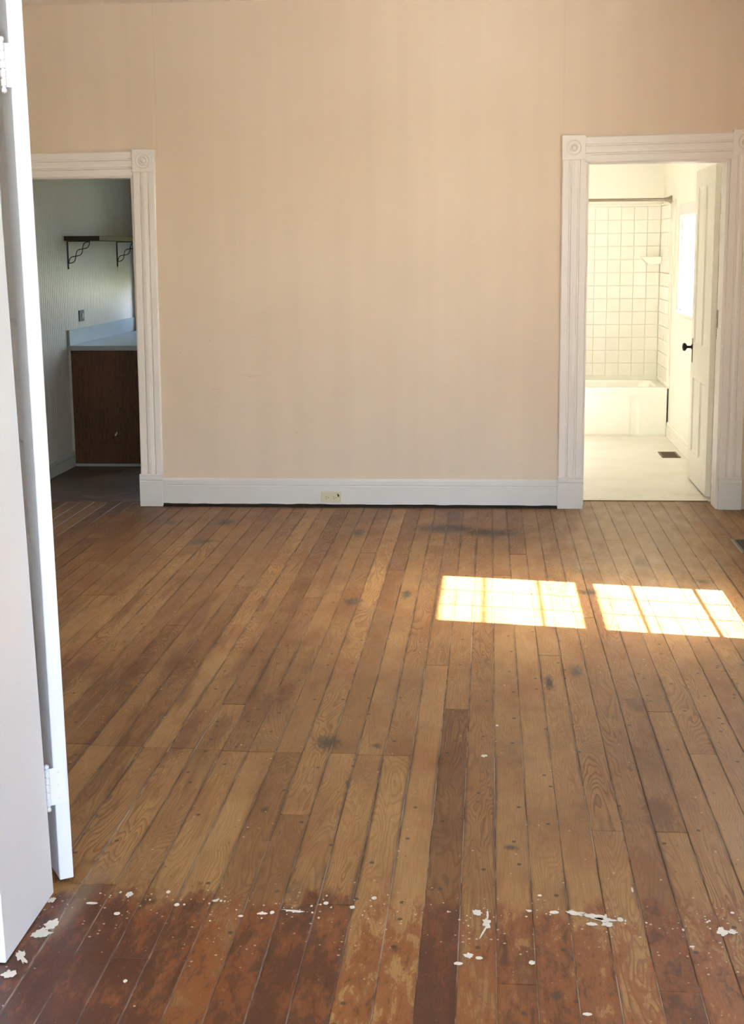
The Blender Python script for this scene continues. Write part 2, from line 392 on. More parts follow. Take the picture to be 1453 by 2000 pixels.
def empty(name, label, cat, loc=(0, 0, 0), rz=0, kind=None, group=None):
    o = bpy.data.objects.new(name, None); col.objects.link(o)
    o.location = loc; o.rotation_euler = (0, 0, rz); o.empty_display_size = 0.1
    return tag(o, label, cat, kind, group)

def lathe(bm, prof, seg=24, axis='Z', org=(0, 0, 0)):
    """prof: list of (radius, height) turned about an axis through org"""
    rings = []
    for r, h in prof:
        ring = []
        for i in range(seg):
            a = 2 * PI * i / seg
            p = (r * math.cos(a), r * math.sin(a), h)
            if axis == 'Y': p = (p[0], h, p[1])
            if axis == 'X': p = (h, p[0], p[1])
            ring.append(bm.verts.new((p[0] + org[0], p[1] + org[1], p[2] + org[2])))
        rings.append(ring)
    for a, b in zip(rings, rings[1:]):
        for i in range(seg):
            bm.faces.new((a[i], a[(i + 1) % seg], b[(i + 1) % seg], b[i]))
    bm.faces.new(rings[0]); bm.faces.new(rings[-1])

def tube(bm, pts, r, seg=8):
    pts = [Vector(p) for p in pts]; rings = []
    for i, p in enumerate(pts):
        t = (pts[min(i + 1, len(pts) - 1)] - pts[max(i - 1, 0)]).normalized()
        a = t.cross(Vector((0, 1, 0)));
        if a.length < 0.1: a = t.cross(Vector((1, 0, 0)))
        a.normalize(); b = t.cross(a)
        rings.append([bm.verts.new(p + r * (math.cos(2 * PI * k / seg) * a + math.sin(2 * PI * k / seg) * b)) for k in range(seg)])
    for A, B in zip(rings, rings[1:]):
        for k in range(seg): bm.faces.new((A[k], A[(k + 1) % seg], B[(k + 1) % seg], B[k]))
    bm.faces.new(rings[0]); bm.faces.new(rings[-1])

def wall(name, axis, a0, a1, z0, z1, t0, t1, holes, mats, label, mfun=None):
    """a wall slab with real openings, one connected mesh. axis 'x': runs along x, thickness t0..t1 in y; axis 'y': the other way."""
    As = sorted({a0, a1, *[h[0] for h in holes], *[h[1] for h in holes]})
    Zs = sorted({z0, z1, *[h[2] for h in holes], *[h[3] for h in holes]})
    solid = lambda i, j: (0 <= i < len(As) - 1 and 0 <= j < len(Zs) - 1 and not any(
        h[0] <= (As[i] + As[i + 1]) / 2 <= h[1] and h[2] <= (Zs[j] + Zs[j + 1]) / 2 <= h[3] for h in holes))
    bm = bmesh.new(); V = {}
    def v(i, j, s):
        if (i, j, s) not in V:
            t = (t0, t1)[s]
            V[(i, j, s)] = bm.verts.new((As[i], t, Zs[j]) if axis == 'x' else (t, As[i], Zs[j]))
        return V[(i, j, s)]
    def face(q, mi):
        f = bm.faces.new(q); f.material_index = mi
    for i in range(len(As) - 1):
        for j in range(len(Zs) - 1):
            if not solid(i, j): continue
            face((v(i, j, 0), v(i + 1, j, 0), v(i + 1, j + 1, 0), v(i, j + 1, 0)), 0)
            cx = (As[i] + As[i + 1]) / 2
            face((v(i, j, 1), v(i, j + 1, 1), v(i + 1, j + 1, 1), v(i + 1, j, 1)), mfun(cx) if mfun else min(1, len(mats) - 1))
            for (di, dj, e) in ((-1, 0, ((i, j), (i, j + 1))), (1, 0, ((i + 1, j), (i + 1, j + 1))), (0, -1, ((i, j), (i + 1, j))), (0, 1, ((i, j + 1), (i + 1, j + 1)))):
                if not solid(i + di, j + dj):
                    p, q = e
                    face((v(*p, 0), v(*q, 0), v(*q, 1), v(*p, 1)), 0)
    o = obj(name, bm, mats)
    return tag(o, label, 'wall', 'structure')

def window(name, label, axis, a0, a1, z0, z1, t_in, t_out, rows=((1, 1, 1), (1, 1, 1)), cols=3, brail=0.04, blind=None, mat=TRIM, glass=None):
    """a double-hung window filling an opening. t_in: inner wall face, t_out: outer."""
    w = empty(name, label, 'window', kind='structure')
    s = 1 if t_out > t_in else -1
    mid = t_in + s * abs(t_out - t_in) * 0.5
    def P(nm, A0, A1, Z0, Z1, T0, T1, m=mat, par=w, bev=0.003):
        T0, T1 = min(T0, T1), max(T0, T1)
        return bx(nm, (A0, A1, T0, T1, Z0, Z1) if axis == 'x' else (T0, T1, A0, A1, Z0, Z1), m, par, bev)
    f = 0.02
    P('jamb', a0, a0 + f, z0, z1, t_in, t_out); P('jamb', a1 - f, a1, z0, z1, t_in, t_out)
    P('head', a0 + f, a1 - f, z1 - f, z1, t_in, t_out)
    P('sill', a0 - 0.06, a1 + 0.06, z0 - 0.03, z0, t_in - s * 0.05, t_in + s * 0.01)
    P('outer_sill', a0 + f, a1 - f, z0 - 0.0, z0 + 0.02, t_in, t_out)
    cw = 0.09
    P('casing', a0 - cw, a0, z0, z1 + cw, t_in - s * 0.018, t_in); P('casing', a1, a1 + cw, z0, z1 + cw, t_in - s * 0.018, t_in)
    P('casing', a0, a1, z1, z1 + cw, t_in - s * 0.018, t_in)
    zm = (z0 + z1) / 2
    for k, (Z0, Z1, off) in enumerate(((zm - 0.02, z1 - f, 0.018), (z0 + 0.02, zm + 0.02, -0.018))):
        T0, T1 = mid + s * off - 0.016, mid + s * off + 0.016
        A0, A1 = a0 + f, a1 - f
        sw = 0.038
        sa = P('sash', A0, A0 + sw, Z0, Z1, T0, T1)
        br = brail if k == 1 else 0.04
        P('sash', A1 - sw, A1, Z0, Z1, T0, T1); P('sash', A0 + sw, A1 - sw, Z0, Z0 + br, T0, T1); P('sash', A0 + sw, A1 - sw, Z1 - 0.04, Z1, T0, T1)
        tot = sum(rows[k]); zz = Z1 - 0.04; H = Z1 - Z0 - 0.04 - br
        for r_ in rows[k][:-1]:
            zz -= H * r_ / tot
            P('muntin', A0 + sw, A1 - sw, zz - 0.0065, zz + 0.0065, T0 + 0.0105, T1 - 0.0105, bev=0)
        for c_ in range(1, cols):
            aa = A0 + sw + (A1 - A0 - 2 * sw) * c_ / cols
            P('muntin', aa - 0.0055, aa + 0.0055, Z0 + br, Z1 - 0.04, T0 + 0.0125, T1 - 0.0125, bev=0)
        P('pane', A0 + sw, A1 - sw, Z0 + br, Z1 - 0.04, (T0 + T1) / 2 - 0.0015, (T0 + T1) / 2 + 0.0015, glass or GLASS, bev=0)
    if blind is not None:
        P('roller_blind', a0 + f + 0.01, a1 - f - 0.01, blind, z1 - f, t_in + s * 0.012, t_in + s * 0.016, DIMR)
    return w

# ------------------------------------------------------------------ the house shell
YB = 8.767
CE = 3.05
tag(bx('ground', (-40, 40, -40, 12.0, -0.75, -0.70), BOUNCEG), 'unseen ground outside the house, made pale to bounce light indoors', 'ground', 'structure')
tag(bx('lawn', (-40, 40, 12.0, 60, -0.75, -0.69), GRASS), 'green lawn behind the kitchen', 'lawn', 'structure')
wall('wall_back', 'x', -3.3, 1.60, 0, CE, YB, 8.93, [(-3.01, -2.19, 0, 2.036), (0.578, 1.40, 0, 2.088)], [WALLP, BATHP, KITP],
     'beige painted back wall between the two doorways', lambda c: 2 if c < -0.18 else 1)
wall('wall_right', 'y', 2.925, 8.93, -0.7, CE, 1.60, 1.76, [(5.62, 6.585, 0.575, 2.519)], [WALLP, EXT], 'beige right wall of the back room, at the far right edge')
wall('wall_left', 'y', 2.925, 8.93, -0.7, CE, -3.46, -3.30, [], [WALLP, EXT], 'beige left wall of the back room behind the folded door')
wall('wall_front', 'x', -3.3, 1.60, 0, CE, 2.925, 3.29, [(-1.188, 1.188, 0, 2.93)], [WALLP], 'thick wall with the wide doorway in front')
# front room
wall('wall_front_room_left', 'y', -2.2, 2.925, -0.7, CE, -2.56, -2.4, [(0.2, 1.2, 0.6, 2.5)], [WALLP, EXT], 'left wall of the front room beside the viewer')
wall('wall_front_room_right', 'y', -2.2, 2.925, -0.7, CE, 2.4, 2.56, [], [WALLP, EXT], 'right wall of the front room beside the viewer')
wall('wall_front_room_rear', 'x', -2.56, 2.56, -0.7, CE, -2.36, -2.2, [(-2.1, -0.2, 0.3, 2.85), (0.2, 2.1, 0.3, 2.85)], [EXT, WALLP], 'rear wall of the front room behind the viewer')
wall('wall_porch_side', 'x', 1.60, 2.56, -0.7, CE, 2.925, 3.085, [], [EXT], 'short outer wall joining front room and back room on the right')
# bathroom
wall('wall_bathroom_right', 'y', 8.93, 13.1, -0.7, CE, 1.52, 1.76, [(10.5, 11.66, 1.09, 1.83)], [BATHP, EXT], 'cream right wall of the bathroom with the bright window')
wall('wall_bathroom_back', 'x', -0.26, 1.52, -0.7, CE, 12.958, 13.1, [], [BATHP, EXT], 'cream back wall of the bathroom above the bathtub')
wall('wall_bathroom_left', 'y', 8.93, 12.958, 0, 2.85, -0.26, -0.10, [], [KITP, BATHP], 'wall between bathroom and kitchen')
# kitchen
kl = wall('wall_kitchen_left', 'y', 8.93, 12.6, -0.7, CE, -3.30, -3.132, [], [EXT, KITP], 'pale grey boarded left wall of the kitchen behind the shelf')
wall('wall_kitchen_back', 'x', -3.3, -0.26, -0.7, CE, 12.45, 12.6, [(-2.98, -1.75, 1.08, 2.1), (-1.62, -0.42, 0.95, 2.45)], [KITP, EXT], 'far wall of the kitchen with the window above the counter')
tag(bx('ceiling', (-3.46, 1.76, 3.29, 8.93, CE, CE + 0.2), CEIL), 'pale ceiling of the back room, at the top left corner', 'ceiling', 'structure')
tag(bx('ceiling_front_room', (-2.56, 2.56, -2.36, 3.29, CE, CE + 0.2), CEIL), 'pale ceiling of the front room over the viewer', 'ceiling', 'structure')
tag(bx('ceiling_bathroom', (-0.1, 1.76, 8.93, 13.1, 2.80, CE + 0.2), BATHP), 'cream ceiling of the bathroom', 'ceiling', 'structure')
tag(bx('ceiling_kitchen', (-3.46, -0.1, 8.93, 13.1, 2.75, CE + 0.2), KITP), 'pale ceiling of the kitchen', 'ceiling', 'structure')
window('window_1', 'tall twin-sash window in the right wall of the back room', 'y', 5.62, 6.585, 0.575, 2.519, 1.60, 1.76, rows=((.28, .33, .28), (.273, .36, .177)), brail=0.10)
window('window_2', 'bright bathroom window in the right wall above the sill', 'y', 10.5, 11.66, 1.09, 1.83, 1.52, 1.72, rows=((1,), (1,)), cols=1, glass=FROST)
window('window_3', 'kitchen window over the counter in the far wall', 'x', -2.98, -1.75, 1.08, 2.1, 12.45, 12.6, rows=((1,), (1,)), cols=1, blind=1.38)
window('fill_window_5', 'unseen second kitchen window added in the far wall to brighten the room', 'x', -1.62, -0.42, 0.95, 2.45, 12.45, 12.6)  # added out of view to let more daylight into the kitchen
window('window_4', 'sash window in the left wall of the front room', 'y', 0.2, 1.2, 0.6, 2.5, -2.4, -2.56)
window('window_6', 'left sash window of two in the rear wall of the front room', 'x', -2.1, -0.2, 0.3, 2.85, -2.2, -2.36)
window('window_7', 'right sash window of two in the rear wall of the front room', 'x', 0.2, 2.1, 0.3, 2.85, -2.2, -2.36)

# ------------------------------------------------------------------ floor of single boards
fl = empty('floor', 'worn pine board floor of the front and back rooms with sunlit patches', 'floor', kind='structure')
bx('subfloor', (-3.3, 1.6, 2.925, 9.03, -0.06, -0.0020), SUB, fl)
bx('subfloor', (-2.4, 2.4, -2.2, 2.925, -0.06, -0.0020), SUB, fl)
JOINTS = {-1: [4.81], -2: [5.34, 2.6], 7: [4.82], 4: [3.77], 6: [3.77, 7.2], 5: [2.903, 6.1], 1: [2.911, 6.9], -6: [3.83, 6.2], -9: [2.97, 4.34, 6.4], -15: [4.38, 5.88],
          -10: [4.35, 4.82], 8: [7.79, 4.4], 9: [6.13, 3.2], 10: [5.32, 8.0], -5: [3.27, 4.34, 7.0], -4: [3.27, 4.33], -3: [4.33, 7.6], -7: [4.34, 7.4],
          -8: [4.34, 5.6], -11: [3.35, 4.36, 6.9], -12: [3.35, 4.36, 5.9], -13: [4.37, 6.6], -14: [4.37, 7.9], 0: [6.6], 2: [7.4], 3: [5.5], -16: [4.4, 7.1]}
X0, PITCH = -0.0625, 0.0884
VARN = {-12: .95, -11: .98, -10: 1.0, -9: .92, -8: .85, -7: .45, -6: .7, -5: .95, -4: .8, -3: .42, -2: .38, -1: 1.0, 0: .32, 1: .62, 2: .66, 3: .55, 4: .28, 5: .72, 6: .45}
TONES = {(-1, 4.0): 0.02, (-1, 7): 0.55, (0, 4.5): 0.45, (-6, 3.3): 0.25, (-1, 2.0): 0.0, (-2, 4): 0.72, (-3, 3): 0.8, (1, 4): 0.62}
for k in range(-37, 28):
    xa, xb = X0 + k * PITCH, X0 + (k + 1) * PITCH
    main = xb > -3.3 and xa < 1.6
    front = xa > -2.4 and xa < 2.4
    ystart = -2.2 if front else (3.29 if main else None)
    if ystart is None: continue
    yend = 8.765
    xm = (xa + xb) / 2
    if not main: yend = 2.92
    elif -3.01 < xm < -2.19: yend = 8.90
    elif 0.578 < xm < 1.40: yend = 9.03
    xa2, xb2 = xa, xb
    if main and not front: xa2 = max(xa, -3.298)
    if front: xb2 = min(xb, 2.398)
    js = list(JOINTS.get(k, []))
    if not js:
        yy = 2.9 + rnd.random() * 2.5
        while yy < 8: js.append(yy); yy += 1.8 + rnd.random() * 2.6
    js = [j for j in js if ystart + 0.3 < j < yend - 0.15]
    if front and main and xb > 1.6: js = js + [2.92]
    js = sorted(js); ys = [ystart] + js + [yend]
    if front and ys[1] - ys[0] > 4: ys.insert(1, 0.2 + rnd.random())
    for a, b in zip(ys, ys[1:]):
        gap = 0.0007 + rnd.random() * 0.0009
        dz = rnd.uniform(-0.0007, 0.0007)
        segs = []
        # cut a board where it meets the right wall of the narrower back room
        if front and xb > 1.6 and b > 2.92:
            if a < 2.9 or xb2 > 1.598: xb2 = 1.598
        if k == -12 or k == -11:
            g2 = 0.0035 if k == -11 else 0.001
        else: g2 = 0
        bm = bmesh.new()
        jx = 0.0012
        box(bm, xa2 + gap + g2 * 0.6, xb2 - gap, a + jx, b - jx, -0.020, dz, 0.0011)
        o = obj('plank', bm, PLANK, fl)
        ymid = (a + b) / 2
        tone = min(1, max(0, rnd.gauss(0.56, 0.2)))
        for (kk, yy), tv in TONES.items():
            if kk == k and a <= yy <= b: tone = tv
        plain = 0.0 if rnd.random() < 0.5 else rnd.uniform(0.4, 1)
        if k in (-1, 0, -11, -10): plain = 0.0
        o.color = (rnd.random(), rnd.random(), tone, plain)
        o.pass_index = int(100 * VARN.get(k, rnd.uniform(0.3, 0.8)))
# dried drips of white paint along the line of the wide doorway
PAINT = [(-0.896, 3.294, 0.0088, 0.0142, 0), (-0.801, 3.312, 0.0052, 0.0086, 0), (-1.084, 3.248, 0.0088, 0.014, 0), (-1.044, 3.119, 0.0156, 0.0234, 0), (-1.057, 3.074, 0.022, 0.023, -0.5), (-1.067, 2.961, 0.0096, 0.0329, 0.5), (-1.069, 2.88, 0.0157, 0.0157, -0.3), (-0.978, 3.238, 0.015, 0.0056, 0), (-0.798, 2.866, 0.0046, 0.0067, 0), (-0.395, 3.275, 0.0065, 0.0084, 0), (-0.278, 3.311, 0.0065, 0.0085, 0), (-0.328, 3.257, 0.0063, 0.0084, 0), (-0.521, 3.217, 0.005, 0.0081, 0), (-0.544, 3.21, 0.0113, 0.0054, 0), (-0.468, 3.228, 0.0263, 0.0041, -0.16), (0.004, 3.197, 0.0096, 0.0238, 0), (-0.005, 3.147, 0.0024, 0.0332, -0.25), (0.005, 3.237, 0.0025, 0.0216, 0), (-0.021, 3.249, 0.0108, 0.0135, 0), (-0.038, 3.032, 0.0103, 0.0122, 0), (-0.014, 3.022, 0.0084, 0.0072, 0), (-0.061, 2.993, 0.0103, 0.0071, 0), (0.167, 3.261, 0.0112, 0.0081, 0), (0.22, 3.259, 0.025, 0.0108, -0.3), (0.262, 3.245, 0.0275, 0.0108, -0.3), (0.288, 3.231, 0.02, 0.0108, 0), (0.254, 3.205, 0.0125, 0.0078, 0), (0.292, 3.207, 0.0138, 0.0106, 0), (0.324, 3.233, 0.0072, 0.0108, 0), (0.559, 3.185, 0.0137, 0.0208, 0), (0.582, 3.187, 0.0108, 0.0104, -0.1), (0.106, 3.008, 0.0069, 0.0094, 0), (0.135, 3.351, 0.0052, 0.0057, 0), (0.369, 3.398, 0.0026, 0.0145, 0), (0.107, 3.265, 0.0063, 0.0055, 0), (0.216, 2.794, 0.0099, 0.0061, 0), (0.599, 3.286, 0.0048, 0.0055, 0), (-0.901, 3.187, 0.0075, 0.0081, -0.3), (-0.673, 3.271, 0.0075, 0.0056, 0), (-0.764, 3.243, 0.0063, 0.0084, 0), (-0.595, 3.193, 0.0063, 0.0054, 0), (0.035, 4.637, 0.005, 0.009, 0), (-0.008, 4.341, 0.01, 0.012, 0), (0.478, 3.107, 0.006, 0.0049, 0)]
for i, (px, py, rx, ry, t) in enumerate(PAINT):
    bm = bmesh.new(); n = 16 if rx * ry < 1e-4 else 26
    rag = 0.12 if rx * ry < 1e-4 else 0.30
    top = []
    for q in range(n):
        a = 2 * PI * q / n
        rr = 1 + rag * 2 * (mnoise.noise(Vector((math.cos(a) * 2.1 + i * 7, math.sin(a) * 2.1, i * 3.1))) + 0.6 * mnoise.noise(Vector((math.cos(a) * 6 + i, math.sin(a) * 6, i))))
        ux, uy = rx * rr * math.cos(a), ry * rr * math.sin(a)
        top.append(bm.verts.new((px + ux * math.cos(t) - uy * math.sin(t), py + ux * math.sin(t) + uy * math.cos(t), 0.0009)))
    f = bm.faces.new(top)
    r_ = bmesh.ops.extrude_face_region(bm, geom=[f])
    for v in r_['geom']:
        if isinstance(v, bmesh.types.BMVert): v.co.z = 0.0017
    obj('paint_spot', bm, PAINTW, fl)
for i in range(110):
    c_ = rnd.choice([(-0.93, 3.27), (-0.7, 3.25), (-0.52, 3.23), (-0.52, 3.20), (-0.45, 3.24), (-0.3, 3.27), (0.0, 3.24), (0.12, 3.25), (0.3, 3.22), (0.55, 3.2)])
    px, py = rnd.gauss(c_[0], 0.10), rnd.gauss(c_[1], 0.028)
    if px < -1.04: continue
    r0 = 0.0011 + 0.0022 * rnd.random() ** 2; el = rnd.uniform(0.8, 2.0)
    bm = bmesh.new(); n = 9
    top = [bm.verts.new((px + r0 * (1 + rnd.uniform(-.2, .2)) * math.cos(2 * PI * q / n), py + el * r0 * math.sin(2 * PI * q / n), 0.0008)) for q in range(n)]
    f = bm.faces.new(top); r_ = bmesh.ops.extrude_face_region(bm, geom=[f])
    for v in r_['geom']:
        if isinstance(v, bmesh.types.BMVert): v.co.z = 0.0015
    obj('paint_spot', bm, PAINTW, fl)
tag(bx('floor_bathroom', (-0.10, 1.52, 9.03, 12.958, -0.05, 0.003), LINOB), 'cream sheet floor of the bathroom', 'floor', 'structure')
tag(bx('floor_kitchen', (-3.132, -0.26, 8.90, 12.45, -0.05, 0.003), LINOK), 'dark grey-brown sheet floor of the kitchen', 'floor', 'structure')
th = tag(bx('threshold', (0.59, 1.39, 9.018, 9.036, -0.02, 0.0055), THRESH, None, 0.002), 'worn edge strip where the cream bathroom floor meets the boards', 'trim', 'structure')

# ------------------------------------------------------------------ door casings
PROF = [(0, 0), (0, .018), (.04, .022), (.28, .022), (.31, .015), (.35, .015), (.38, .024), (.5, .027), (.62, .024), (.65, .015), (.69, .015), (.72, .022), (.96, .022), (1, .018), (1, 0)]
def casing(parent, name, p0, p1, w0, w1, vertical=True, y=YB, m=TRIM, sgn=-1):
    """fluted board. vertical: from z=p0 to p1 with x-range w0 (at p0) and w1 (at p1). else from x=p0 to p1 with z-ranges w0, w1."""
    bm = bmesh.new(); rings = []
    for p, w in ((p0, w0), (p1, w1)):
        ring = []
        for u, d in PROF:
            a = w[0] + (w[1] - w[0]) * u
            ring.append(bm.verts.new((a, y + sgn * d, p) if vertical else (p, y + sgn * d, a)))
        rings.append(ring)
    n = len(PROF)
    for i in range(n): bm.faces.new((rings[0][i], rings[0][(i + 1) % n], rings[1][(i + 1) % n], rings[1][i]))
    bm.faces.new(rings[0]); bm.faces.new(rings[1])
    return obj(name, bm, m, parent)
def corner_block(parent, x0, x1, z0, z1, m=TRIM):
    bm = bmesh.new(); box(bm, x0, x1, YB - 0.030, YB, z0, z1, 0.002)
    c = ((x0 + x1) / 2, YB - 0.030, (z0 + z1) / 2)
    lathe(bm, [(0.048, 0.004), (0.046, -0.002), (0.042, -0.0035), (0.038, -0.001), (0.034, 0.0015), (0.030, 0.0), (0.024, -0.004), (0.0215, -0.005), (0.018, 0.0), (0.016, 0.001), (0.013, -0.006), (0.008, -0.010), (0.001, -0.011)], 28, 'Y', c)
    return obj('corner_block', bm, m, parent)
def plinth(parent, x0, x1, z1, m=BASEP):
    bm = bmesh.new()
    prof = [(0, 0.002), (0.034, 0.002), (0.034, z1 - 0.045), (0.031, z1 - 0.040), (0.034, z1 - 0.034), (0.034, z1 - 0.018), (0.030, z1 - 0.013), (0.032, z1 - 0.008), (0.029, z1), (0, z1)]
    R_ = [[bm.verts.new((x, YB - d, z)) for d, z in prof] for x in (x0, x1)]
    n = len(prof)
    for i in range(n): bm.faces.new((R_[0][i], R_[0][(i + 1) % n], R_[1][(i + 1) % n], R_[1][i]))
    bm.faces.new(R_[0]); bm.faces.new(R_[1])
    return obj('plinth_block', bm, m, parent)

t1 = empty('trim_1', 'white fluted door casing around the kitchen doorway on the left', 'door casing', (0, 0, 0), kind='structure')
casing(t1, 'side_casing', 0.206, 2.066, (-2.192, -2.052), (-2.172, -2.036))
casing(t1, 'side_casing', 0.206, 2.066, (-3.15, -3.01), (-3.15, -3.01))
casing(t1, 'head_casing', -3.01, -2.172, (2.036, 2.186), (2.044, 2.192), False)
corner_block(t1, -2.172, -2.034, 2.066, 2.202); corner_block(t1, -3.15, -3.01, 2.06, 2.196)
plinth(t1, -2.199, -2.055, 0.206); plinth(t1, -3.155, -3.005, 0.206)
bx('jamb', (-2.19, -2.165, YB - 0.004, 8.935, 0.002, 2.05), TRIM, t1); bx('jamb', (-3.035, -3.01, YB - 0.004, 8.935, 0.002, 2.05), TRIM, t1)
bx('head_jamb', (-3.01, -2.19, YB - 0.004, 8.935, 2.034, 2.06), TRIM, t1)
bx('stop_strip', (-2.200, -2.19, 8.83, 8.85, 0.002, 2.03), TRIM, t1)

t2 = empty('trim_2', 'white fluted door casing around the bathroom doorway on the right', 'door casing', (0, 0, 0), kind='structure')
casing(t2, 'side_casing', 0.20, 2.104, (0.4295, 0.577), (0.426, 0.576))
casing(t2, 'side_casing', 0.20, 2.120, (1.408, 1.543), (1.412, 1.547))
casing(t2, 'head_casing', 0.562, 1.42, (2.086, 2.238), (2.098, 2.252), False)
corner_block(t2, 0.424, 0.562, 2.104, 2.246); corner_block(t2, 1.420, 1.560, 2.118, 2.266)
plinth(t2, 0.427, 0.581, 0.203); plinth(t2, 1.405, 1.545, 0.205)
bx('jamb', (0.555, 0.583, YB - 0.004, 8.935, 0.002, 2.10), TRIM, t2); bx('jamb', (1.392, 1.41, YB - 0.004, 8.935, 0.002, 2.10), TRIM, t2)
bx('head_jamb', (0.583, 1.392, YB - 0.004, 8.935, 2.086, 2.11), TRIM, t2)
bx('stop_strip', (0.583, 0.593, 8.86, 8.875, 0.002, 2.085), TRIM, t2)
bx('strike_plate', (1.3895, 1.392, 8.90, 8.93, 1.10, 1.21), VENTB, t2)['label'] = 'dull brass plate'

# wide front doorway
t3 = empty('trim_3', 'white painted jamb of the wide doorway at the left edge', 'door jamb', (0, 0, 0), kind='structure')
def jamb(sx):
    bm = bmesh.new()
    L = [(-1.09, -1.115), (-1.155, -1.178)]      # bottom and top (z=2.90): the old frame leans outwards
    vs = []
    for (xi, xo), z in zip(L, (0.002, 2.90)):
        vs.append([bm.verts.new((sx * -xx, yy, z)) for xx, yy in ((xi, 2.925), (xi, 3.288), (-1.19, 3.288), (-1.19, 2.925))])
    for i in range(4): bm.faces.new((vs[0][i], vs[0][(i + 1) % 4], vs[1][(i + 1) % 4], vs[1][i]))
    bm.faces.new(vs[0]); bm.faces.new(vs[1])
    bmesh.ops.bevel(bm, geom=[e for e in bm.edges], offset=0.002, segments=1, affect='EDGES')
    obj('jamb', bm, DOORP, t3)
jamb(-1); jamb(1)
bx('head_jamb', (-1.15, 1.15, 2.925, 3.288, 2.90, 2.93), DOORP, t3)
for s in (-1, 1):
    bx('side_casing', tuple(sorted((s * 1.105, s * 1.25))) + (2.90, 2.925, 0.002, 2.90), DOORP, t3, 0.004)
    bx('side_casing', tuple(sorted((s * 1.135, s * 1.27))) + (3.288, 3.312, 0.002, 2.90), DOORP, t3, 0.004)
bx('head_casing', (-1.27, 1.27, 2.90, 2.925, 2.90, 3.02), DOORP, t3, 0.004)
bx('head_casing', (-1.27, 1.27, 3.288, 3.312, 2.90, 3.02), DOORP, t3, 0.004)

# ------------------------------------------------------------------ baseboards
def baseboard(name, label, p0, p1, nrm, top, zb=0.02, m=BASEP, thick=0.022):
    p0, p1, nrm = Vector(p0), Vector(p1), Vector(nrm)
    prof = [(0, zb), (thick, zb), (thick, top - 0.047), (thick - .004, top - 0.043), (thick - .001, top - 0.036), (thick - .002, top - 0.012), (thick - .008, top), (0, top)]
    bm = bmesh.new(); R_ = []
    N = max(2, int((p1 - p0).length / 0.03))
    for i in range(N + 1):
        c = p0.lerp(p1, i / N)
        R_.append([bm.verts.new((c.x + nrm.x * d, c.y + nrm.y * d, z + (0.005 * mnoise.noise(Vector((c.x * 9, c.y * 9, 1))) if j < 2 else 0))) for j, (d, z) in enumerate(prof)])
    n = len(prof)
    for A, B in zip(R_, R_[1:]):
        for i in range(n): bm.faces.new((A[i], A[(i + 1) % n], B[(i + 1) % n], B[i]))
    bm.faces.new(R_[0]); bm.faces.new(R_[-1])
    return tag(obj(name, bm, m), label, 'baseboard', 'structure')
bb = baseboard('baseboard_back', 'chipped white baseboard along the beige back wall', (-2.055, YB, 0), (0.427, YB, 0), (0, -1, 0), 0.179)
bm = bmesh.new()  # dark ragged strip put in for the shade under the baseboard
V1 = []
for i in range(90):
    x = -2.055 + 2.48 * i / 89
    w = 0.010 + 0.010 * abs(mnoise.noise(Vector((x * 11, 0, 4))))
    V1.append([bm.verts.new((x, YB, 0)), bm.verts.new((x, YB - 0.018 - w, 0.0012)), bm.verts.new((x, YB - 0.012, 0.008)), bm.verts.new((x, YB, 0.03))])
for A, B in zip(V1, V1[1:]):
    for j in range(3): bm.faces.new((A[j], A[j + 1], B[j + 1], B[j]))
obj('gap_shade_strip', bm, GAPSHADE, bb)['label'] = 'black strip standing in for the shade in the gap under the board'
baseboard('baseboard_right', 'white baseboard on the right wall behind the dark floor register', (1.60, 3.29, 0), (1.60, 8.735, 0), (-1, 0, 0), 0.179)
baseboard('baseboard_left', 'white baseboard on the left wall of the back room', (-3.30, 3.29, 0), (-3.30, YB, 0), (1, 0, 0), 0.179)
baseboard('baseboard_front', 'white baseboard on the near wall beside the folded door', (-3.27, 3.29, 0), (-1.27, 3.29, 0), (0, 1, 0), 0.179)
baseboard('baseboard_bathroom', 'plain cream baseboard on the right bathroom wall', (1.52, 8.98, 0), (1.52, 12.18, 0), (-1, 0, 0), 0.125, 0.004, BATHP, 0.016)
baseboard('baseboard_kitchen', 'grey-white baseboard under the boarded kitchen wall', (-3.120, 8.93, 0), (-3.120, 10.40, 0), (1, 0, 0), 0.122, 0.004, KITB, 0.018)

# outlet in the back baseboard
oc = tag(bx('electrical_outlet', (-1.045, -0.918, YB - 0.0275, YB - 0.0215, 0.034, 0.100), IVORY, None, 0.002, 2),
         'ivory electrical outlet set sideways in the white baseboard', 'outlet')
for cx in (-1.006, -0.958):
    bm = bmesh.new(); lathe(bm, [(0.016, 0.0), (0.016, -0.0015), (0.001, -0.0015)], 20, 'Y', (cx, YB - 0.0275, 0.062))
    rc = obj('receptacle', bm, IVORY, oc)
    bx('slot', (cx - 0.010, cx - 0.002, YB - 0.0294, YB - 0.0286, 0.067, 0.0695), SLOT, rc)
    bx('slot', (cx - 0.010, cx - 0.002, YB - 0.0294, YB - 0.0286, 0.055, 0.0575), SLOT, rc)
    bx('slot', (cx + 0.005, cx + 0.0095, YB - 0.0294, YB - 0.0286, 0.060, 0.0645), SLOT, rc)
bm = bmesh.new()
pts = [(-0.944, .087), (-0.936, .086), (-0.930, .078), (-0.932, .070), (-0.937, .066), (-0.941, .073)]
f = bm.faces.new([bm.verts.new((x, YB - 0.0286, z)) for x, z in pts]); r_ = bmesh.ops.extrude_face_region(bm, geom=[f])
for v in r_['geom']:
    if isinstance(v, bmesh.types.BMVert): v.co.y += 0.0012
obj('burn_mark', bm, SLOT, oc)['label'] = 'black broken spot at the upper right corner'

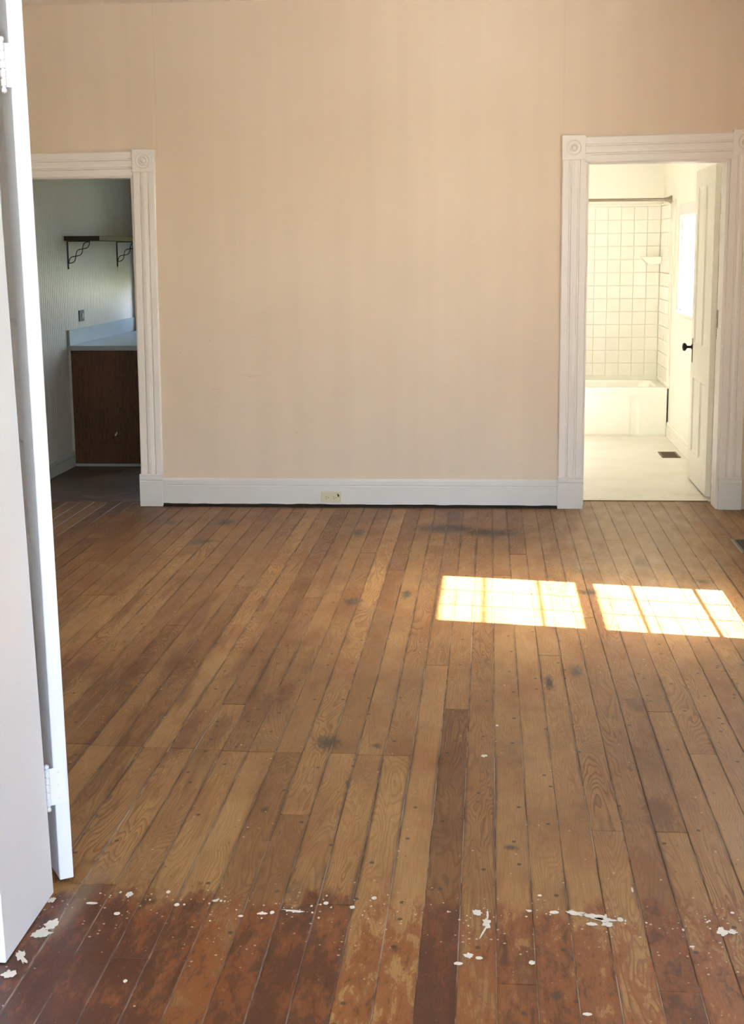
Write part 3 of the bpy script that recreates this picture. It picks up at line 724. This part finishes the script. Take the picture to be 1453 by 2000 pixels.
# ------------------------------------------------------------------ floor registers
def register(name, label, x0, x1, y0, y1, z, m, edge, nb, along='x'):
    r = empty(name, label, 'floor vent', (0, 0, 0))
    bw = 0.018
    bm = bmesh.new()
    o_ = [(x0, y0), (x1, y0), (x1, y1), (x0, y1)]; i_ = [(x0 + bw, y0 + bw), (x1 - bw, y0 + bw), (x1 - bw, y1 - bw), (x0 + bw, y1 - bw)]
    A = [bm.verts.new((*p, z)) for p in o_]; B = [bm.verts.new((p[0] + (0.004 if p[0] == x0 else -0.004), p[1] + (0.004 if p[1] == y0 else -0.004), z + 0.006)) for p in o_]
    C_ = [bm.verts.new((*p, z + 0.005)) for p in i_]; D = [bm.verts.new((*p, z)) for p in i_]
    for P_, Q in ((A, B), (B, C_), (C_, D), (D, A)):
        for i in range(4): bm.faces.new((P_[i], P_[(i + 1) % 4], Q[(i + 1) % 4], Q[i]))
    obj('rim', bm, edge, r)
    bx('duct_opening', (x0 + bw, x1 - bw, y0 + bw, y1 - bw, z + 0.0003, z + 0.001), SLOT, r)
    for i in range(nb):
        if along == 'x':
            c = y0 + bw + (y1 - y0 - 2 * bw) * (i + 0.5) / nb; d = (x0 + bw, x1 - bw, c - 0.0035, c + 0.0035, z + 0.001, z + 0.0042)
        else:
            c = x0 + bw + (x1 - x0 - 2 * bw) * (i + 0.5) / nb; d = (c - 0.0035, c + 0.0035, y0 + bw, y1 - bw, z + 0.001, z + 0.0042)
        bx('louver', d, m, r)
    return r
register('floor_register', 'black floor vent in the boards at the right edge, below the corner', 1.335, 1.485, 7.46, 7.83, 0.0007, VENTD, VENTL, 9, 'y')
register('floor_register', 'small brown floor vent in the cream bathroom floor beside the open door', 1.325, 1.468, 10.92, 11.22, 0.003, VENTB, VENTB, 12)

# ------------------------------------------------------------------ bathroom door leaf
def panel_door(root, W, H, T, panels, paint=DOORP):
    """leaf in local space: x along the leaf 0..W, y thickness -T..0, z 0..H. panels: (x0,x1,z0,z1)"""
    xs = sorted({0, W, *[p[0] for p in panels], *[p[1] for p in panels]}); zs = sorted({0, H, *[p[2] for p in panels], *[p[3] for p in panels]})
    hole = lambda i, j: any(p[0] <= (xs[i] + xs[i + 1]) / 2 <= p[1] and p[2] <= (zs[j] + zs[j + 1]) / 2 <= p[3] for p in panels)
    solid = lambda i, j: 0 <= i < len(xs) - 1 and 0 <= j < len(zs) - 1 and not hole(i, j)
    bm = bmesh.new(); V = {}
    def v(i, j, s):
        if (i, j, s) not in V: V[(i, j, s)] = bm.verts.new((xs[i], -T if s else 0, zs[j]))
        return V[(i, j, s)]
    for i in range(len(xs) - 1):
        for j in range(len(zs) - 1):
            if not solid(i, j): continue
            for s in (0, 1): bm.faces.new((v(i, j, s), v(i + 1, j, s), v(i + 1, j + 1, s), v(i, j + 1, s)))
            for (di, dj, p, q) in ((-1, 0, (i, j), (i, j + 1)), (1, 0, (i + 1, j), (i + 1, j + 1)), (0, -1, (i, j), (i + 1, j)), (0, 1, (i, j + 1), (i + 1, j + 1))):
                if not solid(i + di, j + dj): bm.faces.new((v(*p, 0), v(*q, 0), v(*q, 1), v(*p, 1)))
    bmesh.ops.recalc_face_normals(bm, faces=bm.faces)
    bmesh.ops.bevel(bm, geom=[e for e in bm.edges if e.calc_face_angle(0) > 0.5], offset=0.002, segments=1, affect='EDGES')
    obj('stiles_and_rails', bm, paint, root)
    for (a, b, c, d) in panels:
        bm = bmesh.new()
        rings = []
        for (m_, y_) in ((0.0, -0.004), (0.012, -0.011), (0.02, -0.012), (0.05, -0.009)):
            rings.append([bm.verts.new(q) for q in ((a + m_, y_, c + m_), (b - m_, y_, c + m_), (b - m_, y_, d - m_), (a + m_, y_, d - m_))])
        back = []
        for (m_, y_) in ((0.05, -T + 0.009), (0.02, -T + 0.012), (0.012, -T + 0.011), (0.0, -T + 0.004)):
            back.append([bm.verts.new(q) for q in ((a + m_, y_, c + m_), (b - m_, y_, c + m_), (b - m_, y_, d - m_), (a + m_, y_, d - m_))])
        for R_ in (rings, back):
            for A, B in zip(R_, R_[1:]):
                for i in range(4): bm.faces.new((A[i], A[(i + 1) % 4], B[(i + 1) % 4], B[i]))
        bm.faces.new(rings[-1]); bm.faces.new(back[0])
        for i in range(4): bm.faces.new((rings[0][i], rings[0][(i + 1) % 4], back[-1][(i + 1) % 4], back[-1][i]))
        obj('panel', bm, paint, root)

# leaf: hinge edge near (1.40, 9.14); far edge (1.385, 9.97). local x along the leaf, local y = left-hand side (towards -X)
d1 = empty('door_1', 'open white four-panel bathroom door with a dark knob', 'door', (1.386, 9.14, 0.012), math.atan2(0.83, 0.0), 'structure')
panel_door(d1, 0.83, 2.08, 0.035, [(0.11, 0.37, 0.94, 1.965), (0.46, 0.72, 0.94, 1.965), (0.11, 0.37, 0.20, 0.70), (0.46, 0.72, 0.20, 0.70)], BDOOR)
bm = bmesh.new(); lathe(bm, [(0.006, 0.0), (0.019, 0.002), (0.017, 0.006), (0.009, 0.009), (0.0085, 0.034), (0.014, 0.038), (0.025, 0.045), (0.028, 0.054), (0.025, 0.062), (0.013, 0.067), (0.002, 0.068)], 24, 'Y', (0.775, 0.0015, 0.905))
obj('knob', bm, BRONZE, d1, smooth=True)['label'] = 'dark bronze knob'
bx('lock_plate', (0.757, 0.793, 0, 0.002, 0.80, 0.965), VENTB, d1, 0.0008)['label'] = 'brown metal plate'
def hinge(parent, x, y, z0, h=0.09, r=0.007, m=DOORP, leaf=None, lm=None):
    bm = bmesh.new()
    for i in range(5):
        a = z0 + h * i / 5
        lathe(bm, [(r * 0.8, a + 0.0018), (r, a + 0.003), (r, a + h / 5 - 0.003), (r * 0.8, a + h / 5 - 0.0018)], 12, 'Z', (x, y, 0))
    lathe(bm, [(r * 0.62, z0 - 0.001), (r * 0.62, z0 + h + 0.001)], 10, 'Z', (x, y, 0))
    for zz, s in ((z0, -1), (z0 + h, 1)):
        lathe(bm, [(r * 0.5, zz), (r * 0.95, zz + s * 0.006), (r * 0.9, zz + s * 0.011), (r * 0.3, zz + s * 0.014)] , 12, 'Z', (x, y, 0))
    h_ = obj('hinge', bm, m, parent)
    if leaf: bx('hinge_leaf', leaf, lm or m, h_, 0.0006)
    return h_
for z0 in (0.20, 1.02, 1.79):
    h_ = hinge(d1, -0.008, -0.040, z0, 0.09, 0.006, IVORY if z0 != 1.02 else VENTB, (-0.0022, 0.0, -0.038, -0.006, z0, z0 + 0.09), BDOOR)

# ------------------------------------------------------------------ front door leaf, folded back, seen on its hinge edge
# hinge edge from A (-1.086,3.322) to B (-1.059,3.348); the leaf runs away from the viewer to the left
ex = Vector((0.030, 0.018)).normalized(); ld = Vector((-ex.y, ex.x))
d2 = empty('door_2', 'white panelled door folded back at the left edge, seen on its hinge edge', 'door', (-1.086, 3.330, 0.016), math.atan2(ld.y, ld.x), 'structure')
d2.rotation_euler = (math.radians(-0.50), math.radians(0.0), math.atan2(ld.y, ld.x))
# local: x along leaf, -y towards B (right of travel)
panel_door(d2, 1.02, 2.42, 0.036, [(0.105, 0.915, 1.46, 2.30), (0.105, 0.915, 1.165, 1.42), (0.105, 0.915, 0.86, 1.12), (0.105, 0.915, 0.24, 0.80)])
def screw_marks(parent, z0):
    for i, (yy, zz) in enumerate(((-0.012, 0.016), (-0.026, 0.035), (-0.012, 0.052), (-0.026, 0.070), (-0.014, 0.086))):
        bm = bmesh.new(); lathe(bm, [(0.0038, -0.0032), (0.0034, -0.0046), (0.001, -0.0048)], 10, 'X', (0, yy, z0 + zz)); obj('screw', bm, DOORP, parent)
for z0 in (0.205, 1.955):
    hg = hinge(d2, -0.006, 0.018, z0, 0.098, 0.0068, DOORP, (-0.003, 0.0, -0.030, 0.016, z0, z0 + 0.098))
    screw_marks(hg, z0)

# ------------------------------------------------------------------ bathroom
tub = empty('bathtub', 'white built-in bathtub at the far end of the bathroom', 'bathtub', (0, 12.19, 0))
bm = bmesh.new()
TX0, TX1, TY0, TY1, TH = -0.10, 1.505, 0.0, 0.765, 0.418
def rr(x0, x1, y0, y1, rad, z, n=5):
    pts = []
    for cx, cy, a0 in ((x1 - rad, y1 - rad, 0), (x0 + rad, y1 - rad, 90), (x0 + rad, y0 + rad, 180), (x1 - rad, y0 + rad, 270)):
        for i in range(n + 1):
            a = math.radians(a0 + 90 * i / n); pts.append(bm.verts.new((cx + rad * math.cos(a), cy + rad * math.sin(a), z)))
    return pts
L = [rr(TX0, TX1, TY0 + 0.01, TY1, 0.004, 0.34), rr(TX0, TX1, TY0, TY1, 0.004, TH - 0.012), rr(TX0, TX1, TY0 + 0.008, TY1, 0.010, TH),
     rr(TX0 + 0.07, TX1 - 0.07, TY0 + 0.075, TY1 - 0.05, 0.12, TH), rr(TX0 + 0.085, TX1 - 0.085, TY0 + 0.09, TY1 - 0.06, 0.12, TH - 0.02),
     rr(TX0 + 0.16, TX1 - 0.14, TY0 + 0.14, TY1 - 0.11, 0.12, 0.12), rr(TX0 + 0.22, TX1 - 0.2, TY0 + 0.2, TY1 - 0.17, 0.1, 0.08)]
for A, B in zip(L, L[1:]):
    for i in range(len(A)): bm.faces.new((A[i], A[(i + 1) % len(A)], B[(i + 1) % len(A)], B[i]))
bm.faces.new(L[-1])
obj('basin', bm, ENAMEL, tub, smooth=False)
# apron with one shallow upright channel
bm = bmesh.new()
cols_ = [(TX0, 0.010), (1.19, 0.010), (1.212, 0.026), (1.252, 0.026), (1.276, 0.010), (TX1, 0.010)]
rows_ = [0.003, 0.02, 0.34]
G = [[bm.verts.new((x, y + (0.004 if j == 0 else 0), z)) for x, y in cols_] for j, z in enumerate(rows_)]
for A, B in zip(G, G[1:]):
    for i in range(len(A) - 1): bm.faces.new((A[i], A[i + 1], B[i + 1], B[i]))
back = [bm.verts.new((x, 0.05, z)) for x, z in ((TX0, rows_[0]), (TX1, rows_[0]), (TX1, rows_[-1]), (TX0, rows_[-1]))]
bm.faces.new(back); bm.faces.new([*G[-1], back[2], back[3]]); bm.faces.new([*G[0], back[1], back[0]])
bm.faces.new((G[0][0], G[1][0], G[2][0], back[3], back[0])); bm.faces.new((G[0][-1], G[1][-1], G[2][-1], back[2], back[1]))
obj('apron', bm, ENAMEL, tub)

# tiles round the tub: each tile its own piece of the wall it is set on
TP = 0.1143
def tile_mesh():
    bm = bmesh.new(); s = TP / 2 - 0.0013
    box(bm, -s, s, -0.008, 0, -s, s, 0.0022, 2); me = bpy.data.meshes.new('tile'); bmesh.ops.recalc_face_normals(bm, faces=bm.faces); bm.to_mesh(me); bm.free(); me.materials.append(TILEM); return me
TM = tile_mesh()
tb = tag(bx('wall_tiling_back', (-0.10, 1.52, 12.944, 12.958, TH - 0.01, 1.955), GROUT), 'white square wall tiles on the back wall above the bathtub', 'tiling', 'structure')
for i in range(13):
    for j in range(13):
        o = bpy.data.objects.new('tile', TM); col.objects.link(o); o.parent = tb
        o.location = (1.498 - TP / 2 - i * TP, 12.945, TH + 0.035 + TP / 2 + j * TP)
        o.rotation_euler = (rnd.gauss(0, 0.004), 0, rnd.gauss(0, 0.004))
ts = tag(bx('wall_tiling_right', (1.507, 1.52, 12.20, 12.944, TH - 0.01, 1.955), GROUT), 'white square wall tiles on the right wall at the end of the bathtub', 'tiling', 'structure')
for i in range(6):
    for j in range(13):
        o = bpy.data.objects.new('tile', TM); col.objects.link(o); o.parent = ts
        o.location = (1.508, 12.935 - TP / 2 - i * TP, TH + 0.035 + TP / 2 + j * TP)
        o.rotation_euler = (rnd.gauss(0, 0.004), 0, -PI / 2 + rnd.gauss(0, 0.004))
bx('cap_strip', (-0.10, 1.50, 12.936, 12.958, 1.940, 1.962), TILEM, tb, 0.004)['label'] = 'rounded white tile edge'
bx('cap_strip', (1.498, 1.52, 12.20, 12.944, 1.940, 1.962), TILEM, ts, 0.004)['label'] = 'rounded white tile edge'
bx('edge_strip', (1.500, 1.52, 12.185, 12.20, TH + 0.01, 1.962), TILEM, ts, 0.004)
rod = empty('shower_rod', 'brushed metal shower curtain rod across the tub', 'shower rod', (0, 12.215, 1.975))
bm = bmesh.new(); lathe(bm, [(0.0125, -0.10), (0.0125, 1.44), (0.0125, 1.50)], 16, 'X'); obj('pole', bm, RODM, rod, smooth=True)
for x, s in ((1.50, -1), (-0.10, 1)):
    bm = bmesh.new(); lathe(bm, [(0.034, x + s * 0.0), (0.034, x + s * 0.008), (0.020, x + s * 0.03), (0.014, x + s * 0.06), (0.013, x + s * 0.065)], 20, 'X'); obj('flange', bm, RODM, rod, smooth=True)
# corner soap shelf
bm = bmesh.new()
for z0, z1 in ((1.470, 1.505),):
    pts = [(1.497, 12.936)] + [(1.497 - 0.17 * math.cos(a), 12.936 - 0.17 * math.sin(a)) for a in [PI / 2 * i / 10 for i in range(11)]]
    A = [bm.verts.new((1.497 + (x - 1.497) * 0.62, 12.936 + (y - 12.936) * 0.62, z0 - 0.03)) for x, y in pts]; B = [bm.verts.new((x, y, z1)) for x, y in pts]
    C_ = [bm.verts.new((1.497 + (x - 1.497) * 0.86, 12.936 + (y - 12.936) * 0.86, z1 - 0.008)) for x, y in pts]
    bm.faces.new(A); bm.faces.new(C_)
    for P_, Q in ((A, B), (B, C_)):
        for i in range(len(pts)): bm.faces.new((P_[i], P_[(i + 1) % len(pts)], Q[(i + 1) % len(pts)], Q[i]))
tag(obj('soap_shelf', bm, ENAMEL), 'white ceramic corner soap shelf on the tiles above the tub', 'soap shelf')
tag(bx('trim_4', (1.506, 1.52, 12.06, 12.16, 1.265, 1.975), BATHP, None, 0.003), 'narrow cream upright board between bathroom window and tiles', 'trim', 'structure')

# ------------------------------------------------------------------ kitchen
ky = 8.935; BW = 0.0885; i = 0
BM_ = {}
while ky < 12.44:
    w = min(BW, 12.448 - ky)
    bm = bmesh.new()
    pr = [(-3.132, 0), (-3.1215, 0), (-3.1215, 0.002), (-3.120, 0.0045), (-3.120, w * 0.5 - 0.003), (-3.1222, w * 0.5), (-3.120, w * 0.5 + 0.003), (-3.120, w - 0.0045), (-3.1215, w - 0.002), (-3.1215, w), (-3.132, w)]
    R_ = [[bm.verts.new((x + rnd.uniform(-.0002, .0002), ky + y, z)) for x, y in pr] for z in (0.004, 2.75)]
    n = len(pr)
    for q in range(n): bm.faces.new((R_[0][q], R_[0][(q + 1) % n], R_[1][(q + 1) % n], R_[1][q]))
    bm.faces.new(R_[0]); bm.faces.new(R_[1])
    o = obj('board', bm, KITP, kl); o.rotation_euler = (0, 0, 0)
    ky += BW
cab = empty('base_cabinet', 'dark brown wooden base cabinet seen on its end in the kitchen', 'cabinet', (0, 0, 0.0))
bx('side_panel', (-3.100, -2.50, 10.395, 10.413, 0.022, 0.870), DWOOD, cab, 0.001)
bx('carcass', (-3.100, -2.52, 10.413, 12.44, 0.022, 0.868), DWOOD, cab)
bx('base_strip', (-3.098, -2.53, 10.388, 10.3945, 0.0035, 0.0215), LAM, cab)['label'] = 'white strip along the floor'
bx('scribe_strip', (-3.119, -3.1005, 10.400, 10.412, 0.10, 0.868), KITB, cab)['label'] = 'thin white filler strip against the wall'
for i in range(4):
    y0 = 10.43 + i * 0.5
    dd = bx('cabinet_door', (-2.5195, -2.50, y0, y0 + 0.48, 0.06, 0.85), DWOOD, cab, 0.003)
    bm = bmesh.new(); lathe(bm, [(0.006, -2.50), (0.006, -2.485), (0.014, -2.48), (0.014, -2.474), (0.004, -2.472)], 14, 'X', (0, y0 + 0.43, 0.75)); obj('knob', bm, BRONZE, dd)
bm = bmesh.new(); vs = [bm.verts.new(q) for q in ((-2.795, 10.3938, 0.235), (-2.776, 10.3938, 0.262), (-2.770, 10.3938, 0.258), (-2.782, 10.3938, 0.232))]
f = bm.faces.new(vs); r_ = bmesh.ops.extrude_face_region(bm, geom=[f])
for v in r_['geom']:
    if isinstance(v, bmesh.types.BMVert): v.co.y += 0.0012
obj('scratch', bm, IVORY, cab)['label'] = 'pale chip in the dark side'
ct = tag(empty('countertop', 'x', 'countertop'), 'white laminate countertop on the dark kitchen cabinet', 'countertop')
bx('slab', (-3.119, -2.475, 10.380, 12.445, 0.8705, 0.906), LAM, ct, 0.002)
bx('backsplash', (-3.119, -3.099, 10.385, 12.445, 0.906, 1.020), LAM, ct, 0.002)
bx('backsplash', (-3.099, -2.475, 12.425, 12.445, 0.906, 1.020), LAM, ct, 0.002)

sh = empty('wall_shelf', 'brown wooden wall shelf on two black scroll brackets in the kitchen', 'shelf', (0, 0, 0))
bm = bmesh.new(); box(bm, -3.118, -2.852, 10.42, 12.40, 1.672, 1.706, 0.0015)
sb = obj('board', bm, [SHELFW, SHELFD], sh)
for f in sb.data.polygons:
    if f.normal.y < -0.9: f.material_index = 1
def bracket(y):
    bm = bmesh.new()
    box(bm, -3.119, -3.113, y - 0.011, y + 0.011, 1.465, 1.671, 0.001)       # wall strap
    box(bm, -3.113, -2.945, y - 0.009, y + 0.009, 1.6655, 1.671, 0.001)      # shelf strap
    a, b = Vector((-3.112, y, 1.508)), Vector((-2.950, y, 1.665)); d = b - a; nn = Vector((-d.z, 0, d.x)).normalized()
    for s in (-1, 1):
        pts = []
        for i in range(37):
            t = i / 36; pts.append(a + d * t + nn * (s * 0.019 * math.sin(t * 3 * PI)))
        tube(bm, pts, 0.0032, 8)
    return obj('bracket', bm, IRON, sh)
bracket(10.50); bracket(11.92)
# wall outlet above counter
wo_ = tag(bx('wall_outlet', (-3.1198, -3.1135, 10.715, 10.845, 1.068, 1.152), PLATE, None, 0.0015), 'dark outlet plate on the kitchen wall above the counter', 'outlet')
bx('receptacle', (-3.1134, -3.110, 10.782, 10.820, 1.090, 1.128), PEACH, wo_, 0.001)['label'] = 'ivory plastic insert'
